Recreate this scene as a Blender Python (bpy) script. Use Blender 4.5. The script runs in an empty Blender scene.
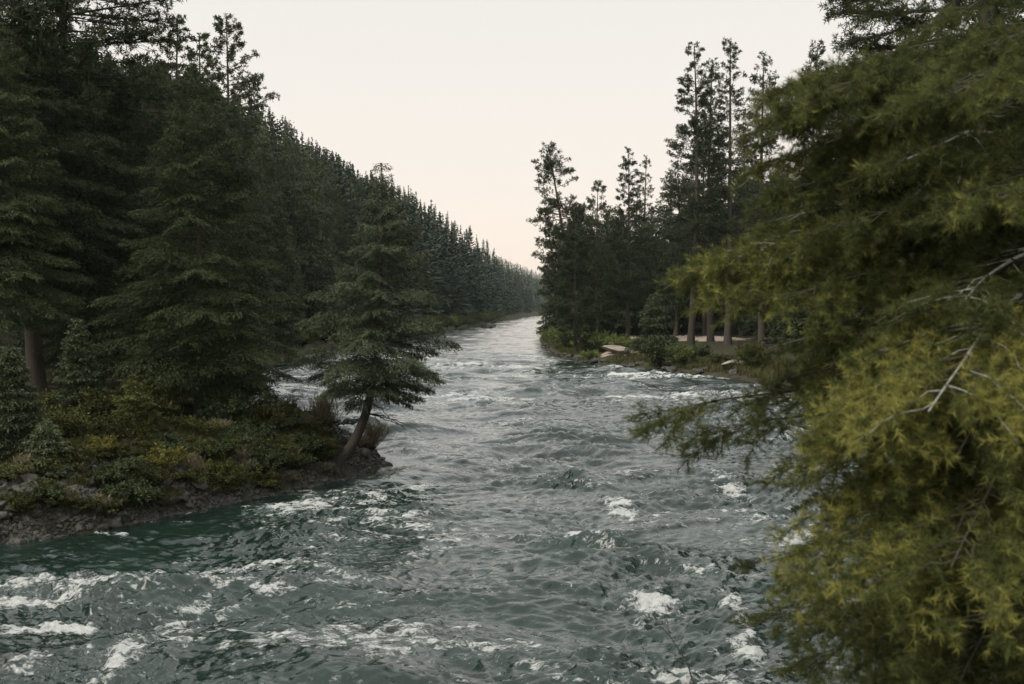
import bpy, math
import numpy as np
from mathutils import Vector

# ------------------------------------------------------------------ camera
scene = bpy.context.scene
col = scene.collection
CAM_H, F, HORIZ = 7.0, 996.0, 305.0          # metres above the river, focal length and horizon row in pixels
cam_d = bpy.data.cameras.new('camera')
cam = bpy.data.objects.new('camera', cam_d); col.objects.link(cam)
cam_d.lens = 35.0; cam_d.sensor_width = 36.0
cam_d.clip_start = 0.1; cam_d.clip_end = 8000
cam.location = (0, 0, CAM_H)
cam.rotation_euler = (math.radians(90) - math.atan((342 - HORIZ) / F), 0, 0)
cam_d.dof.use_dof = True; cam_d.dof.focus_distance = 60.0; cam_d.dof.aperture_fstop = 2.4
scene.camera = cam

# ------------------------------------------------------------------ sky, light, exposure
SUN_EL, SUN_AZ = math.radians(42), math.radians(-125)
world = bpy.data.worlds.new('World'); scene.world = world
world.use_nodes = True
nt = world.node_tree; nt.nodes.clear()
wo = nt.nodes.new('ShaderNodeOutputWorld'); bg = nt.nodes.new('ShaderNodeBackground')
sky = nt.nodes.new('ShaderNodeTexSky'); sky.sky_type = 'NISHITA'; sky.sun_disc = False
sky.sun_elevation = SUN_EL; sky.sun_rotation = SUN_AZ
sky.dust_density = 4.0; sky.air_density = 1.0
tc = nt.nodes.new('ShaderNodeTexCoord'); sx = nt.nodes.new('ShaderNodeSeparateXYZ')
rp = nt.nodes.new('ShaderNodeValToRGB')                     # pale evening cloud veil, warmer near the horizon, brightened overhead to light the trees
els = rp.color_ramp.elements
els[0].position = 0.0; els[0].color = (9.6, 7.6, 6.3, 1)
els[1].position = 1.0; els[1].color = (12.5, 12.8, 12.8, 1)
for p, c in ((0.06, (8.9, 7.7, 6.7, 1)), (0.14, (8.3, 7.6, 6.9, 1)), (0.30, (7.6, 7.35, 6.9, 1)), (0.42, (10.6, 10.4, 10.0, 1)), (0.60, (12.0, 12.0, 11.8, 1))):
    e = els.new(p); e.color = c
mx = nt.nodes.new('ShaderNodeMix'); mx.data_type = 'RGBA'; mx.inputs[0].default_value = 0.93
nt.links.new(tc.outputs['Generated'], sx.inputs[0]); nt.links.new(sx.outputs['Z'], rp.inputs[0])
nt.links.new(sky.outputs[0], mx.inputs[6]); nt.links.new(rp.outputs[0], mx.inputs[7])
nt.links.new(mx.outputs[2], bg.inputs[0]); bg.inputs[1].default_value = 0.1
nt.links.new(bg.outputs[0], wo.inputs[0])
sun_d = bpy.data.lights.new('sun', 'SUN'); sun_d.energy = 1.9; sun_d.angle = math.radians(28)
sun_d.color = (1.0, 0.94, 0.84)
sun = bpy.data.objects.new('sun', sun_d); col.objects.link(sun)
sdir = Vector((math.sin(SUN_AZ) * math.cos(SUN_EL), math.cos(SUN_AZ) * math.cos(SUN_EL), math.sin(SUN_EL)))
sun.rotation_euler = sdir.to_track_quat('Z', 'Y').to_euler()
scene.view_settings.view_transform = 'Standard'; scene.view_settings.look = 'None'
scene.view_settings.gamma = 1.0; scene.view_settings.exposure = 0.3
scene.view_settings.use_curve_mapping = False
cy = scene.cycles
cy.max_bounces = 5; cy.diffuse_bounces = 2; cy.glossy_bounces = 2; cy.transmission_bounces = 2
cy.transparent_max_bounces = 4; cy.volume_bounces = 0
cy.use_denoising = True; cy.denoising_prefilter = 'ACCURATE'
try: cy.denoiser = 'OPENIMAGEDENOISE'
except Exception: pass
cy.caustics_reflective = False; cy.caustics_refractive = False

# ------------------------------------------------------------------ helpers
def wpt(px, py, Y):
    "point at depth Y seen at that pixel of the photograph"
    return np.array([(px - 512) / F * Y, Y, CAM_H + (HORIZ - py) / F * Y])

def gradnoise(x, y, seed=0):
    x = np.asarray(x, float); y = np.asarray(y, float)
    xi = np.floor(x).astype(np.int64); yi = np.floor(y).astype(np.int64)
    xf = x - xi; yf = y - yi
    def g(ix, iy, dx, dy):
        h = (ix * 374761393 + iy * 668265263 + seed * 1442695041) & 0xffffffff
        h = ((h ^ (h >> 13)) * 1274126177) & 0xffffffff
        h = (h ^ (h >> 16)) & 0xffff
        a = h * (2 * np.pi / 65536)
        return np.cos(a) * dx + np.sin(a) * dy
    u = xf * xf * xf * (xf * (xf * 6 - 15) + 10); v = yf * yf * yf * (yf * (yf * 6 - 15) + 10)
    a = g(xi, yi, xf, yf); b = g(xi + 1, yi, xf - 1, yf)
    c = g(xi, yi + 1, xf, yf - 1); d = g(xi + 1, yi + 1, xf - 1, yf - 1)
    return (a + (b - a) * u + (c - a) * v + (a - b - c + d) * u * v) * 1.5

def fbm(x, y, seed=0, n=4, gain=.5):
    s = 0; a = 1
    for i in range(n):
        s = s + a * gradnoise(x, y, seed + i * 17); x = x * 2.03 + 5.1; y = y * 2.03 - 3.7; a *= gain
    return s

def sstep(a, b, x):
    t = np.clip((x - a) / (b - a), 0, 1); return t * t * (3 - 2 * t)

def norm(v):
    return v / (np.linalg.norm(v, axis=-1, keepdims=True) + 1e-9)

class Geo:
    "collects vertices, faces, material slots and a per-face tint, and builds ONE mesh"
    def __init__(s): s.V = []; s.F = []; s.n = 0
    def add(s, V, Fa, tint=None, mat=0):
        V = np.asarray(V, np.float32).reshape(-1, 3); Fa = np.asarray(Fa, np.int64)
        if len(Fa) == 0: return
        if tint is None: tint = np.full(len(Fa), .5)
        s.V.append(V); s.F.append((Fa + s.n, np.asarray(tint, np.float32) * np.ones(len(Fa), np.float32), mat)); s.n += len(V)
    def mesh(s, name, mats, smooth=False):
        me = bpy.data.meshes.new(name)
        V = np.concatenate(s.V)
        me.vertices.add(len(V)); me.vertices.foreach_set('co', V.ravel())
        tot = sum(f.size for f, _, _ in s.F); nf = sum(len(f) for f, _, _ in s.F)
        me.loops.add(tot); me.polygons.add(nf)
        me.loops.foreach_set('vertex_index', np.concatenate([f.ravel() for f, _, _ in s.F]).astype(np.int32))
        cnt = np.concatenate([np.full(len(f), f.shape[1]) for f, _, _ in s.F])
        st = np.concatenate([[0], np.cumsum(cnt)[:-1]]).astype(np.int32)
        me.polygons.foreach_set('loop_start', st)
        me.polygons.foreach_set('material_index', np.concatenate([np.full(len(f), m) for f, _, m in s.F]).astype(np.int32))
        me.polygons.foreach_set('use_smooth', np.full(nf, smooth))
        at = me.attributes.new('tint', 'FLOAT', 'FACE')
        at.data.foreach_set('value', np.concatenate([t for _, t, _ in s.F]).astype(np.float32))
        for m in mats: me.materials.append(m)
        me.update(calc_edges=True)
        return me

def link(name, me, parent=None, loc=None):
    o = bpy.data.objects.new(name, me); col.objects.link(o)
    if parent is not None: o.parent = parent
    if loc is not None: o.location = loc
    return o
def tag(o, label=None, cat=None, group=None, kind=None):
    if label: o['label'] = label
    if cat: o['category'] = cat
    if group: o['group'] = group
    if kind: o['kind'] = kind
    return o
def copy_tree(o, parent=None):
    c = o.copy(); col.objects.link(c)
    if parent is not None: c.parent = parent
    for ch in o.children: copy_tree(ch, c)
    return c

def tube(geo, P, R, sides=6, mat=0, tint=.5, cap=True):
    P = np.asarray(P, float); n = len(P); R = np.ones(n) * R
    T = norm(np.gradient(P, axis=0))
    ref = np.array([0, 0, 1.]) if abs(T[0][2]) < .8 else np.array([1., 0, 0])
    A = norm(np.cross(T, ref)); B = np.cross(T, A)
    th = np.arange(sides) * 2 * np.pi / sides
    V = P[:, None] + R[:, None, None] * (A[:, None] * np.cos(th)[None, :, None] + B[:, None] * np.sin(th)[None, :, None])
    i = np.arange(n - 1)[:, None] * sides; j = np.arange(sides)[None]; k = (j + 1) % sides
    Fq = np.stack([i + j, i + k, i + sides + k, i + sides + j], -1).reshape(-1, 4)
    geo.add(V.reshape(-1, 3), Fq, tint, mat)

def tubes(geo, P, R, sides=3, mat=0, tint=.5):
    "many tubes at once: P (k, n, 3), R (k, n)"
    k, n, _ = P.shape
    T = norm(np.gradient(P, axis=1))
    ref = np.array([.13, .09, 1.0]); A = norm(np.cross(T, ref)); B = np.cross(T, A)
    th = np.arange(sides) * 2 * np.pi / sides
    V = P[:, :, None] + R[:, :, None, None] * (A[:, :, None] * np.cos(th)[:, None] + B[:, :, None] * np.sin(th)[:, None])
    o = (np.arange(k) * n * sides)[:, None, None]
    i = (np.arange(n - 1) * sides)[None, :, None]; j = np.arange(sides)[None, None]; q = (j + 1) % sides
    Fq = np.stack([o + i + j, o + i + q, o + i + sides + q, o + i + sides + j], -1).reshape(-1, 4)
    geo.add(V.reshape(-1, 3), Fq, tint, mat)

def cards(geo, P, D, N, L, W, tint, mat=0, at=.45):
    "kite-shaped leaf faces: base P, direction D, face normal N"
    D = norm(D); S = norm(np.cross(D, N)); L = np.ones(len(P)) * L; W = np.ones(len(P)) * W
    m = P + D * (L * at)[:, None]
    V = np.stack([P, m + S * W[:, None], P + D * L[:, None], m - S * W[:, None]], 1)
    geo.add(V.reshape(-1, 3), np.arange(len(P) * 4).reshape(-1, 4), tint, mat)

def needles(geo, P, D, N, L, W, tint, mat=0):
    D = norm(D); S = norm(np.cross(D, N)) * (np.ones(len(P)) * W)[:, None]
    V = np.stack([P - S, P + S, P + D * (np.ones(len(P)) * L)[:, None]], 1)
    geo.add(V.reshape(-1, 3), np.arange(len(P) * 3).reshape(-1, 3), tint, mat)

def rdir(rng, n):
    return norm(rng.normal(size=(n, 3)))

# ------------------------------------------------------------------ materials
def new_mat(name):
    m = bpy.data.materials.new(name); m.use_nodes = True
    return m, m.node_tree, m.node_tree.nodes['Principled BSDF']
def foliage(name, dark, light, rough=.6, transl=.25, vary=.25, third=None):
    m, t, b = new_mat(name)
    at = t.nodes.new('ShaderNodeAttribute'); at.attribute_name = 'tint'
    oi = t.nodes.new('ShaderNodeObjectInfo')
    r = t.nodes.new('ShaderNodeValToRGB'); e = r.color_ramp.elements
    e[0].color = (*dark, 1); e[1].color = (*light, 1)
    if third: x = e.new(.93); x.color = (*light, 1); e[2].color = (*third, 1)
    t.links.new(at.outputs['Fac'], r.inputs[0])
    mr = t.nodes.new('ShaderNodeMapRange'); mr.inputs[3].default_value = 1 - vary; mr.inputs[4].default_value = 1 + vary
    t.links.new(oi.outputs['Random'], mr.inputs[0])
    mu = t.nodes.new('ShaderNodeVectorMath'); mu.operation = 'SCALE'
    t.links.new(r.outputs[0], mu.inputs[0]); t.links.new(mr.outputs[0], mu.inputs['Scale'])
    t.links.new(mu.outputs[0], b.inputs['Base Color'])
    b.inputs['Roughness'].default_value = rough; b.inputs['Specular IOR Level'].default_value = .12
    if transl > 0:
        tr = t.nodes.new('ShaderNodeBsdfTranslucent'); ms = t.nodes.new('ShaderNodeMixShader'); ms.inputs[0].default_value = transl
        t.links.new(mu.outputs[0], tr.inputs[0]); t.links.new(b.outputs[0], ms.inputs[1]); t.links.new(tr.outputs[0], ms.inputs[2])
        t.links.new(ms.outputs[0], t.nodes['Material Output'].inputs[0])
    return m
def rough_mat(name, c1, c2, scale=8, rough=.85, stretch=(1, 1, 1), bump=.4, c3=None, coord='Object', spec=.25):
    m, t, b = new_mat(name)
    tc = t.nodes.new('ShaderNodeTexCoord'); mp = t.nodes.new('ShaderNodeMapping'); mp.inputs['Scale'].default_value = stretch
    n = t.nodes.new('ShaderNodeTexNoise'); n.inputs['Scale'].default_value = scale; n.inputs['Detail'].default_value = 8
    n.inputs['Roughness'].default_value = .65
    r = t.nodes.new('ShaderNodeValToRGB'); e = r.color_ramp.elements
    e[0].position = .3; e[0].color = (*c1, 1); e[1].position = .7; e[1].color = (*c2, 1)
    if c3: x = e.new(.5); x.color = (*c3, 1)
    bp = t.nodes.new('ShaderNodeBump'); bp.inputs['Strength'].default_value = bump; bp.inputs['Distance'].default_value = .05
    t.links.new(tc.outputs[coord], mp.inputs[0]); t.links.new(mp.outputs[0], n.inputs[0]); t.links.new(n.outputs[0], r.inputs[0])
    t.links.new(r.outputs[0], b.inputs['Base Color']); t.links.new(n.outputs[0], bp.inputs['Height']); t.links.new(bp.outputs[0], b.inputs['Normal'])
    b.inputs['Roughness'].default_value = rough; b.inputs['Specular IOR Level'].default_value = spec
    return m
M = {}
M['fir'] = foliage('fir_needles', (.028, .040, .020), (.088, .106, .044))
M['fir_dark'] = foliage('dark_fir_needles', (.022, .032, .018), (.064, .080, .036))
M['spruce'] = foliage('spruce_needles', (.045, .062, .034), (.140, .165, .085))
M['hero'] = foliage('riverside_fir_needles', (.024, .033, .020), (.100, .114, .064))
M['pine'] = foliage('pine_needles', (.026, .036, .019), (.075, .088, .036))
M['far'] = foliage('far_forest_needles', (.016, .026, .015), (.042, .060, .028), transl=.1)
M['near'] = foliage('golden_fir_needles', (.026, .037, .015), (.135, .150, .044), transl=.3, vary=0, third=(.29, .275, .075))
M['yellow'] = foliage('yellow_leaves', (.09, .09, .025), (.26, .24, .06), transl=.3)
M['olive'] = foliage('olive_leaves', (.035, .042, .016), (.115, .118, .036), transl=.3)
M['willow'] = foliage('willow_leaves', (.08, .105, .03), (.20, .23, .075), transl=.3)
M['grass'] = foliage('bank_grass', (.035, .038, .016), (.11, .105, .042), transl=.2)
M['straw'] = foliage('dry_twigs', (.12, .11, .07), (.24, .21, .13), transl=.1)
M['bark'] = rough_mat('conifer_bark', (.03, .025, .02), (.10, .085, .065), 9, stretch=(3, 3, .6), bump=.8)
M['bark_red'] = rough_mat('pine_bark', (.05, .035, .025), (.16, .11, .075), 7, stretch=(3, 3, .6), bump=.8)
M['bark_pale'] = rough_mat('pale_limb_bark', (.13, .125, .10), (.36, .36, .31), 14, stretch=(1, 1, 1), bump=.4)
M['twig'] = rough_mat('twig_bark', (.035, .03, .022), (.09, .08, .055), 20)
M['rock'] = rough_mat('river_rock', (.024, .024, .021), (.14, .133, .115), 2.6, c3=(.058, .056, .049), bump=1.0)
M['rock_pale'] = rough_mat('pale_rock', (.13, .115, .10), (.34, .29, .24), 3.5, bump=1.0)
M['wood'] = rough_mat('driftwood', (.16, .12, .08), (.38, .29, .20), 6, stretch=(.4, 6, 6), bump=.4)

# ------------------------------------------------------------------ river plan and terrain
LEFT = [(-34, -120), (-30, -40), (-24, 5), (-19, 20), (-14.9, 29), (-12.7, 30.9), (-10.6, 34), (-8.9, 36.6), (-7.3, 39.0), (-6.2, 41.5), (-5.6, 43.6), (-6.6, 45.2),
        (-9.5, 47), (-13, 51), (-17.5, 60), (-21.5, 73), (-26, 100), (-29.5, 127), (-31, 150), (-29, 180), (-24, 230), (-17, 280), (-11, 350),
        (-5.6, 465), (5, 560), (40, 900), (100, 1500), (200, 2500), (240, 3000)]
RIGHT = [(-12, -120), (-6, -40), (-3, 0), (1, 9), (4, 13), (8.5, 20), (12, 26), (17, 36), (22, 50), (23, 65), (23.5, 78), (22, 90), (18.5, 103), (14, 110),
         (10, 116), (7.2, 126), (6.4, 140), (5.2, 170), (5.4, 200), (8.5, 260), (13.6, 410), (30, 500), (75, 900), (140, 1500), (245, 2500), (290, 3000)]
LP, RP = np.array(LEFT, float), np.array(RIGHT, float)
def dist_poly(x, y, P):
    best = np.full(x.shape, 1e9)
    for a, b in zip(P[:-1], P[1:]):
        ab = b - a; t = np.clip(((x - a[0]) * ab[0] + (y - a[1]) * ab[1]) / (ab @ ab), 0, 1)
        best = np.minimum(best, np.hypot(x - a[0] - t * ab[0], y - a[1] - t * ab[1]))
    return best
def plan(x, y):
    "signed distance inland (negative in the river) and side (-1 left, +1 right)"
    x = np.asarray(x, float); y = np.asarray(y, float)
    xj = x + 0.35 * gradnoise(x * .9, y * .9, 3) * sstep(0, 20, y); yj = y + .35 * gradnoise(x * .8 + 9, y * .8, 4)
    xl = np.interp(yj, LP[:, 1], LP[:, 0]); xr = np.interp(yj, RP[:, 1], RP[:, 0])
    side = np.where(xj < (xl + xr) / 2, -1, 1)
    d = np.where(side < 0, dist_poly(xj, yj, LP), dist_poly(xj, yj, RP))
    inside = (xj > xl) & (xj < xr)
    return np.where(inside, -d, d), side
def ground(x, y):
    x = np.asarray(x, float); y = np.asarray(y, float)
    s, side = plan(x, y)
    sp = np.maximum(s, 0)
    bed = -np.minimum(-np.minimum(s, 0) * .6, 2.2)
    # left bank: rocky step, a shelf, then the steep valley side
    toe = 6 + 10 * sstep(70, 30, y)
    hl = 1.25 * (1 - np.exp(-sp / .8)) + .5 * (1 - np.exp(-sp / 4)) + .13 * np.minimum(sp, 14)
    hill = .74 * np.maximum(sp - toe, 0)
    cap = 56 + 5 * gradnoise(x * .004, y * .004, 8) * 2
    hill = cap * (1 - np.exp(-(hill / cap) ** 1.0 * 1.15)) * .5 + .5 * np.minimum(hill, cap)
    zl = hl + hill + (.25 * fbm(x * .35, y * .35, 20, 3) + .13 * fbm(x * 1.5, y * 1.5, 28, 3) + 1.6 * fbm(x * .03, y * .03, 25, 2) * sstep(15, 50, sp)) * sstep(0, 1.5, sp)
    # right bank: low point, rising far behind; a steep bank below the camera
    nearb = sstep(60, 25, y)
    hr = (1 - nearb) * (1.0 * (1 - np.exp(-sp / 3.0)) + .035 * np.minimum(sp, 30)) + nearb * (4.6 * (1 - np.exp(-sp / 3.0)))
    hillr = .55 * np.maximum(sp - 34, 0); hillr = np.minimum(hillr, 60 * (1 - np.exp(-hillr / 60)))
    zr = hr + hillr + (.22 * fbm(x * .3, y * .3, 31, 3)) * sstep(0, 3, sp)
    z = np.where(side < 0, zl, zr)
    return np.where(s < 0, bed - .02, z)

def axis(segs):
    out = [segs[0][0]]
    for a, b, d0, d1 in segs:
        v = a
        while v < b - 1e-6:
            d = d0 + (d1 - d0) * (v - a) / (b - a); v = min(b, v + d); out.append(v)
    return np.array(out)
ax = axis([(-1500, -200, 90, 20), (-200, -36, 8, .8), (-36, 30, .3, .3), (30, 120, .6, 6), (120, 1500, 12, 110)])
ay = axis([(-400, 0, 60, 4), (0, 14, 1, .5), (14, 52, .25, .28), (52, 150, .6, 1.6), (150, 700, 3, 14), (700, 3000, 16, 60)])
X, Y = np.meshgrid(ax, ay)
Z = ground(X, Y)
nx, ny = len(ax), len(ay)
i = np.arange(ny - 1)[:, None] * nx; j = np.arange(nx - 1)[None]
g = Geo(); g.add(np.stack([X, Y, Z], -1).reshape(-1, 3), np.stack([i + j, i + j + 1, i + nx + j + 1, i + nx + j], -1).reshape(-1, 4))
def ground_mat():
    m, t, b = new_mat('forest_floor')
    tc = t.nodes.new('ShaderNodeTexCoord')
    n = t.nodes.new('ShaderNodeTexNoise'); n.inputs['Scale'].default_value = 2.6; n.inputs['Detail'].default_value = 10; n.inputs['Roughness'].default_value = .7
    n2 = t.nodes.new('ShaderNodeTexNoise'); n2.inputs['Scale'].default_value = .16; n2.inputs['Detail'].default_value = 5
    r = t.nodes.new('ShaderNodeValToRGB'); e = r.color_ramp.elements
    e[0].position = .35; e[0].color = (.022, .020, .015, 1); e[1].position = .72; e[1].color = (.12, .10, .075, 1)
    x = e.new(.52); x.color = (.050, .044, .030, 1)
    r2 = t.nodes.new('ShaderNodeValToRGB'); e = r2.color_ramp.elements
    e[0].position = .4; e[0].color = (0, 0, 0, 1); e[1].position = .62; e[1].color = (1, 1, 1, 1)
    mx = t.nodes.new('ShaderNodeMix'); mx.data_type = 'RGBA'; mx.inputs[7].default_value = (.05, .055, .024, 1)
    bp = t.nodes.new('ShaderNodeBump'); bp.inputs['Strength'].default_value = .9; bp.inputs['Distance'].default_value = .2
    t.links.new(tc.outputs['Object'], n.inputs[0]); t.links.new(tc.outputs['Object'], n2.inputs[0])
    t.links.new(n.outputs[0], r.inputs[0]); t.links.new(n2.outputs[0], r2.inputs[0]); t.links.new(r2.outputs[0], mx.inputs[0])
    t.links.new(r.outputs[0], mx.inputs[6]); t.links.new(mx.outputs[2], b.inputs['Base Color'])
    t.links.new(n.outputs[0], bp.inputs['Height']); t.links.new(bp.outputs[0], b.inputs['Normal'])
    b.inputs['Roughness'].default_value = .95; b.inputs['Specular IOR Level'].default_value = .1
    return m
tag(link('ground', g.mesh('ground', [ground_mat()], True)), kind='structure')
def gz(x, y): return float(ground(np.array([x]), np.array([y]))[0])

# pale gravel and sand on the right bank: thin sheets lying on the ground
def patch(name, cx, cy, rx, ry, mat, lift=.05, seed=1):
    n = 40; m = 10
    th = np.linspace(0, 2 * np.pi, n, endpoint=False)
    rr = 1 + .28 * gradnoise(np.cos(th) * 1.7 + seed, np.sin(th) * 1.7, seed) + .1 * gradnoise(np.cos(th) * 5 + seed, np.sin(th) * 5, seed + 1)
    g = Geo(); V = []
    for k in range(m + 1):
        f = k / m
        xx = cx + np.cos(th) * rx * rr * f; yy = cy + np.sin(th) * ry * rr * f
        V.append(np.stack([xx, yy, ground(xx, yy) + lift * (1 - f ** 4) - .03 * (f ** 4)], -1))
    V = np.concatenate(V); a = np.arange(n); b = (a + 1) % n
    Fq = np.concatenate([np.stack([k * n + a, k * n + b, (k + 1) * n + b, (k + 1) * n + a], -1) for k in range(m)])
    g.add(V, Fq)
    return tag(link(name, g.mesh(name, [mat], True)), kind='structure')
M['sand'] = rough_mat('pale_sand', (.30, .23, .18), (.50, .40, .33), 3, bump=.3, coord='Object')

# ------------------------------------------------------------------ water
ys = [6.0]
while ys[-1] < 620: ys.append(ys[-1] * 1.0026 + .004)
ys = np.array(ys); us = np.concatenate([np.linspace(-1.9, -.62, 60)[:-1], np.linspace(-.62, .62, 560), np.linspace(.62, 1.9, 60)[1:]])
U, Yw = np.meshgrid(us, ys)
Xw = U * (Yw * 1.0)
s, side = plan(Xw, Yw)
WS = [  # stretches of broken white water: (x, y, half width, half depth, strength)
]
def wf(px, py, rpx, rpy, k):
    Yq = CAM_H * F / (py - HORIZ); WS.append(((px - 512) / F * Yq, Yq, 1.25 * rpx / F * Yq, 1.25 * abs(CAM_H * F / (py - rpy - HORIZ) - Yq), k))
for a in [(290, 510, 42, 5, 1.1), (350, 503, 40, 6, .9), (400, 497, 50, 4, .5), (590, 541, 26, 9, 1.15), (622, 516, 14, 9, 1.1), (560, 535, 30, 5, .5), (655, 608, 26, 10, 1.1), (640, 625, 10, 8, .7),
          (755, 656, 17, 11, 1.2), (735, 612, 12, 16, .8), (705, 582, 30, 4, .75), (732, 488, 14, 10, 1.0), (740, 520, 40, 4, .7), (800, 545, 26, 8, .9), (760, 545, 30, 4, .6),
          (790, 560, 12, 18, .9), (60, 590, 80, 9, .85), (130, 580, 60, 5, .7), (30, 606, 60, 6, .9), (25, 634, 55, 5, 1.1), (110, 538, 18, 2.2, 1.05), (150, 633, 10, 18, .5),
          (185, 586, 34, 6, .65), (232, 572, 26, 4, .95), (165, 612, 24, 10, .55), (120, 672, 18, 16, 1.0), (20, 674, 20, 8, .8), (140, 650, 22, 8, .7), (270, 597, 20, 3, .9), (390, 655, 45, 2.6, .75),
          (790, 400, 60, 5, .7), (650, 405, 60, 3, .55), (560, 373, 40, 2.4, .5), (690, 398, 40, 3, .55), (450, 440, 50, 4, .35), (600, 450, 60, 5, .35), (640, 560, 40, 4, .5), (690, 440, 40, 3, .5),
          (480, 390, 70, 4, .4), (540, 420, 80, 5, .35), (720, 655, 16, 5, .5), (500, 590, 40, 4, .35), (250, 640, 30, 5, .45), (60, 560, 60, 3, .3), (800, 470, 30, 5, .7), (860, 430, 60, 6, .6)]: wf(*a)
for line, rpx, rpy, k in [([(100, 690), (140, 655), (180, 618), (215, 592), (262, 572), (300, 566)], 16, 6, .8), ([(0, 592), (60, 583), (130, 576), (190, 570), (240, 566)], 22, 4, .75),
                          ([(0, 640), (50, 634), (90, 636)], 20, 4, .9), ([(145, 574), (170, 563), (200, 558)], 12, 2.5, .7), ([(215, 612), (250, 600), (275, 594), (300, 598)], 12, 3, .6),
                          ([(260, 512), (300, 508), (345, 500), (400, 494), (450, 486)], 22, 3, .75), ([(610, 600), (650, 603), (700, 598)], 16, 3, .5), ([(690, 578), (730, 583), (770, 580)], 14, 3, .7),
                          ([(725, 600), (740, 625), (760, 655)], 8, 8, .7), ([(350, 655), (400, 652), (450, 660)], 16, 2.5, .6), ([(540, 548), (580, 545), (640, 535), (670, 520)], 14, 4, .5)]:
    for (xa, ya), (xb, yb) in zip(line[:-1], line[1:]):
        for f in (0, .25, .5, .75): wf(xa + (xb - xa) * f, ya + (yb - ya) * f, rpx, rpy, k)
def wave(x, y, s):
    rough = sstep(0, 2.5, -s) * (.70 + .50 * sstep(-.5, .6, gradnoise(x * .12, y * .10, 71)))
    wx = x + .9 * gradnoise(x * .25, y * .25, 60); wy = y + 1.2 * gradnoise(x * .2 + 4, y * .2, 61)
    calm = 1 - .55 * np.exp(-(((x + 13) / 6) ** 2 + ((y - 28.5) / 3.2) ** 2))          # slack water under the left bank
    calm = calm * (1 - .62 * sstep(112, 165, y))
    a = gradnoise(wx * .17, wy * .34, 62)
    b = gradnoise(wx * .42 + .2 * wy, wy * .95, 63); c = gradnoise(wx * 1.0 - .35 * wy, wy * 2.0, 64)
    d = gradnoise(wx * 2.1 + .5 * wy, wy * 3.7, 65); e = gradnoise(wx * 4.4, wy * 7.0, 66)
    rb = 1 - np.abs(b) * 1.9; rc = 1 - np.abs(c) * 1.9; rd = 1 - np.abs(d) * 1.8
    res = np.clip(.011 * y, 0, 2)                                                        # detail finer than the grid is dropped
    chop = .60 + .75 * sstep(-.35, .5, gradnoise(wx * .16 + 7, wy * .22, 73))              # smooth tongues between choppy patches
    pk = lambda q: np.exp(1.5 * np.clip(q, -1, 1)) / 2.2 - .6                             # peaked crests, broad troughs
    h = .42 * a + (.22 * pk(b * 1.25) * (.8 + .6 * a) + .10 * rb + (.105 * pk(c * 1.3) + .07 * rc) * (.7 + .5 * b) * (res < 1.6) + .075 * rd * (res < .9) + .030 * e * (res < .5)) * chop
    swell = 0
    crest = .55 * rb + .35 * rc + .5 * a
    return h * rough * calm * 1.15, crest, calm, wx, wy
H, crest, calm, wx, wy = wave(Xw, Yw, s)
zone = np.zeros_like(H)
for (cx, cy_, rx, ry, k) in WS:
    q = ((Xw - cx) / rx) ** 2 + ((Yw - cy_) / ry) ** 2
    near = q < 6
    w = np.zeros_like(H); w[near] = k * np.exp(-q[near] * .9)
    zone = np.maximum(zone, w)
lane = sstep(-.15, .55, gradnoise(Xw * .09 + 3, Yw * .13, 90))
fine = fbm(wx * 1.3, wy * 2.2, 81, 4, .6)
streak = 1 - np.abs(gradnoise(wx * .35 - .3 * wy, wy * 1.5 + .25 * wx, 88)) * 2.2
foam = zone * (.62 + .28 * fine + .22 * (crest - .4) + .30 * np.clip(streak, -.5, 1))
foam = np.maximum(foam, (.10 + .36 * sstep(.45, 1, streak)) * lane * (.6 + .5 * fine) * (.4 + .6 * calm))
foam = np.maximum(foam, (.26 + .56 * sstep(.30, 1.15, crest + .25 * fine) + .10 * fine) * (.45 + .65 * lane) * (.35 + .65 * calm) * (.75 + .4 * sstep(40, 90, Yw)))
foam = np.maximum(foam, .45 * sstep(.8, .1, -s) * sstep(-.1, .5, fine))
foam = np.clip(foam * sstep(-.1, .3, -s), 0, 1)
H = H + zone * (.07 + .10 * fine)
g = Geo(); n0, n1 = Xw.shape
i = np.arange(n0 - 1)[:, None] * n1; j = np.arange(n1 - 1)[None]
Fq = np.stack([i + j, i + j + 1, i + n1 + j + 1, i + n1 + j], -1).reshape(-1, 4)
keep = (s.ravel()[Fq].min(1) < 1.2)
Vw = np.stack([Xw, Yw, H], -1).reshape(-1, 3)
g.add(Vw, Fq[keep])
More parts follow.
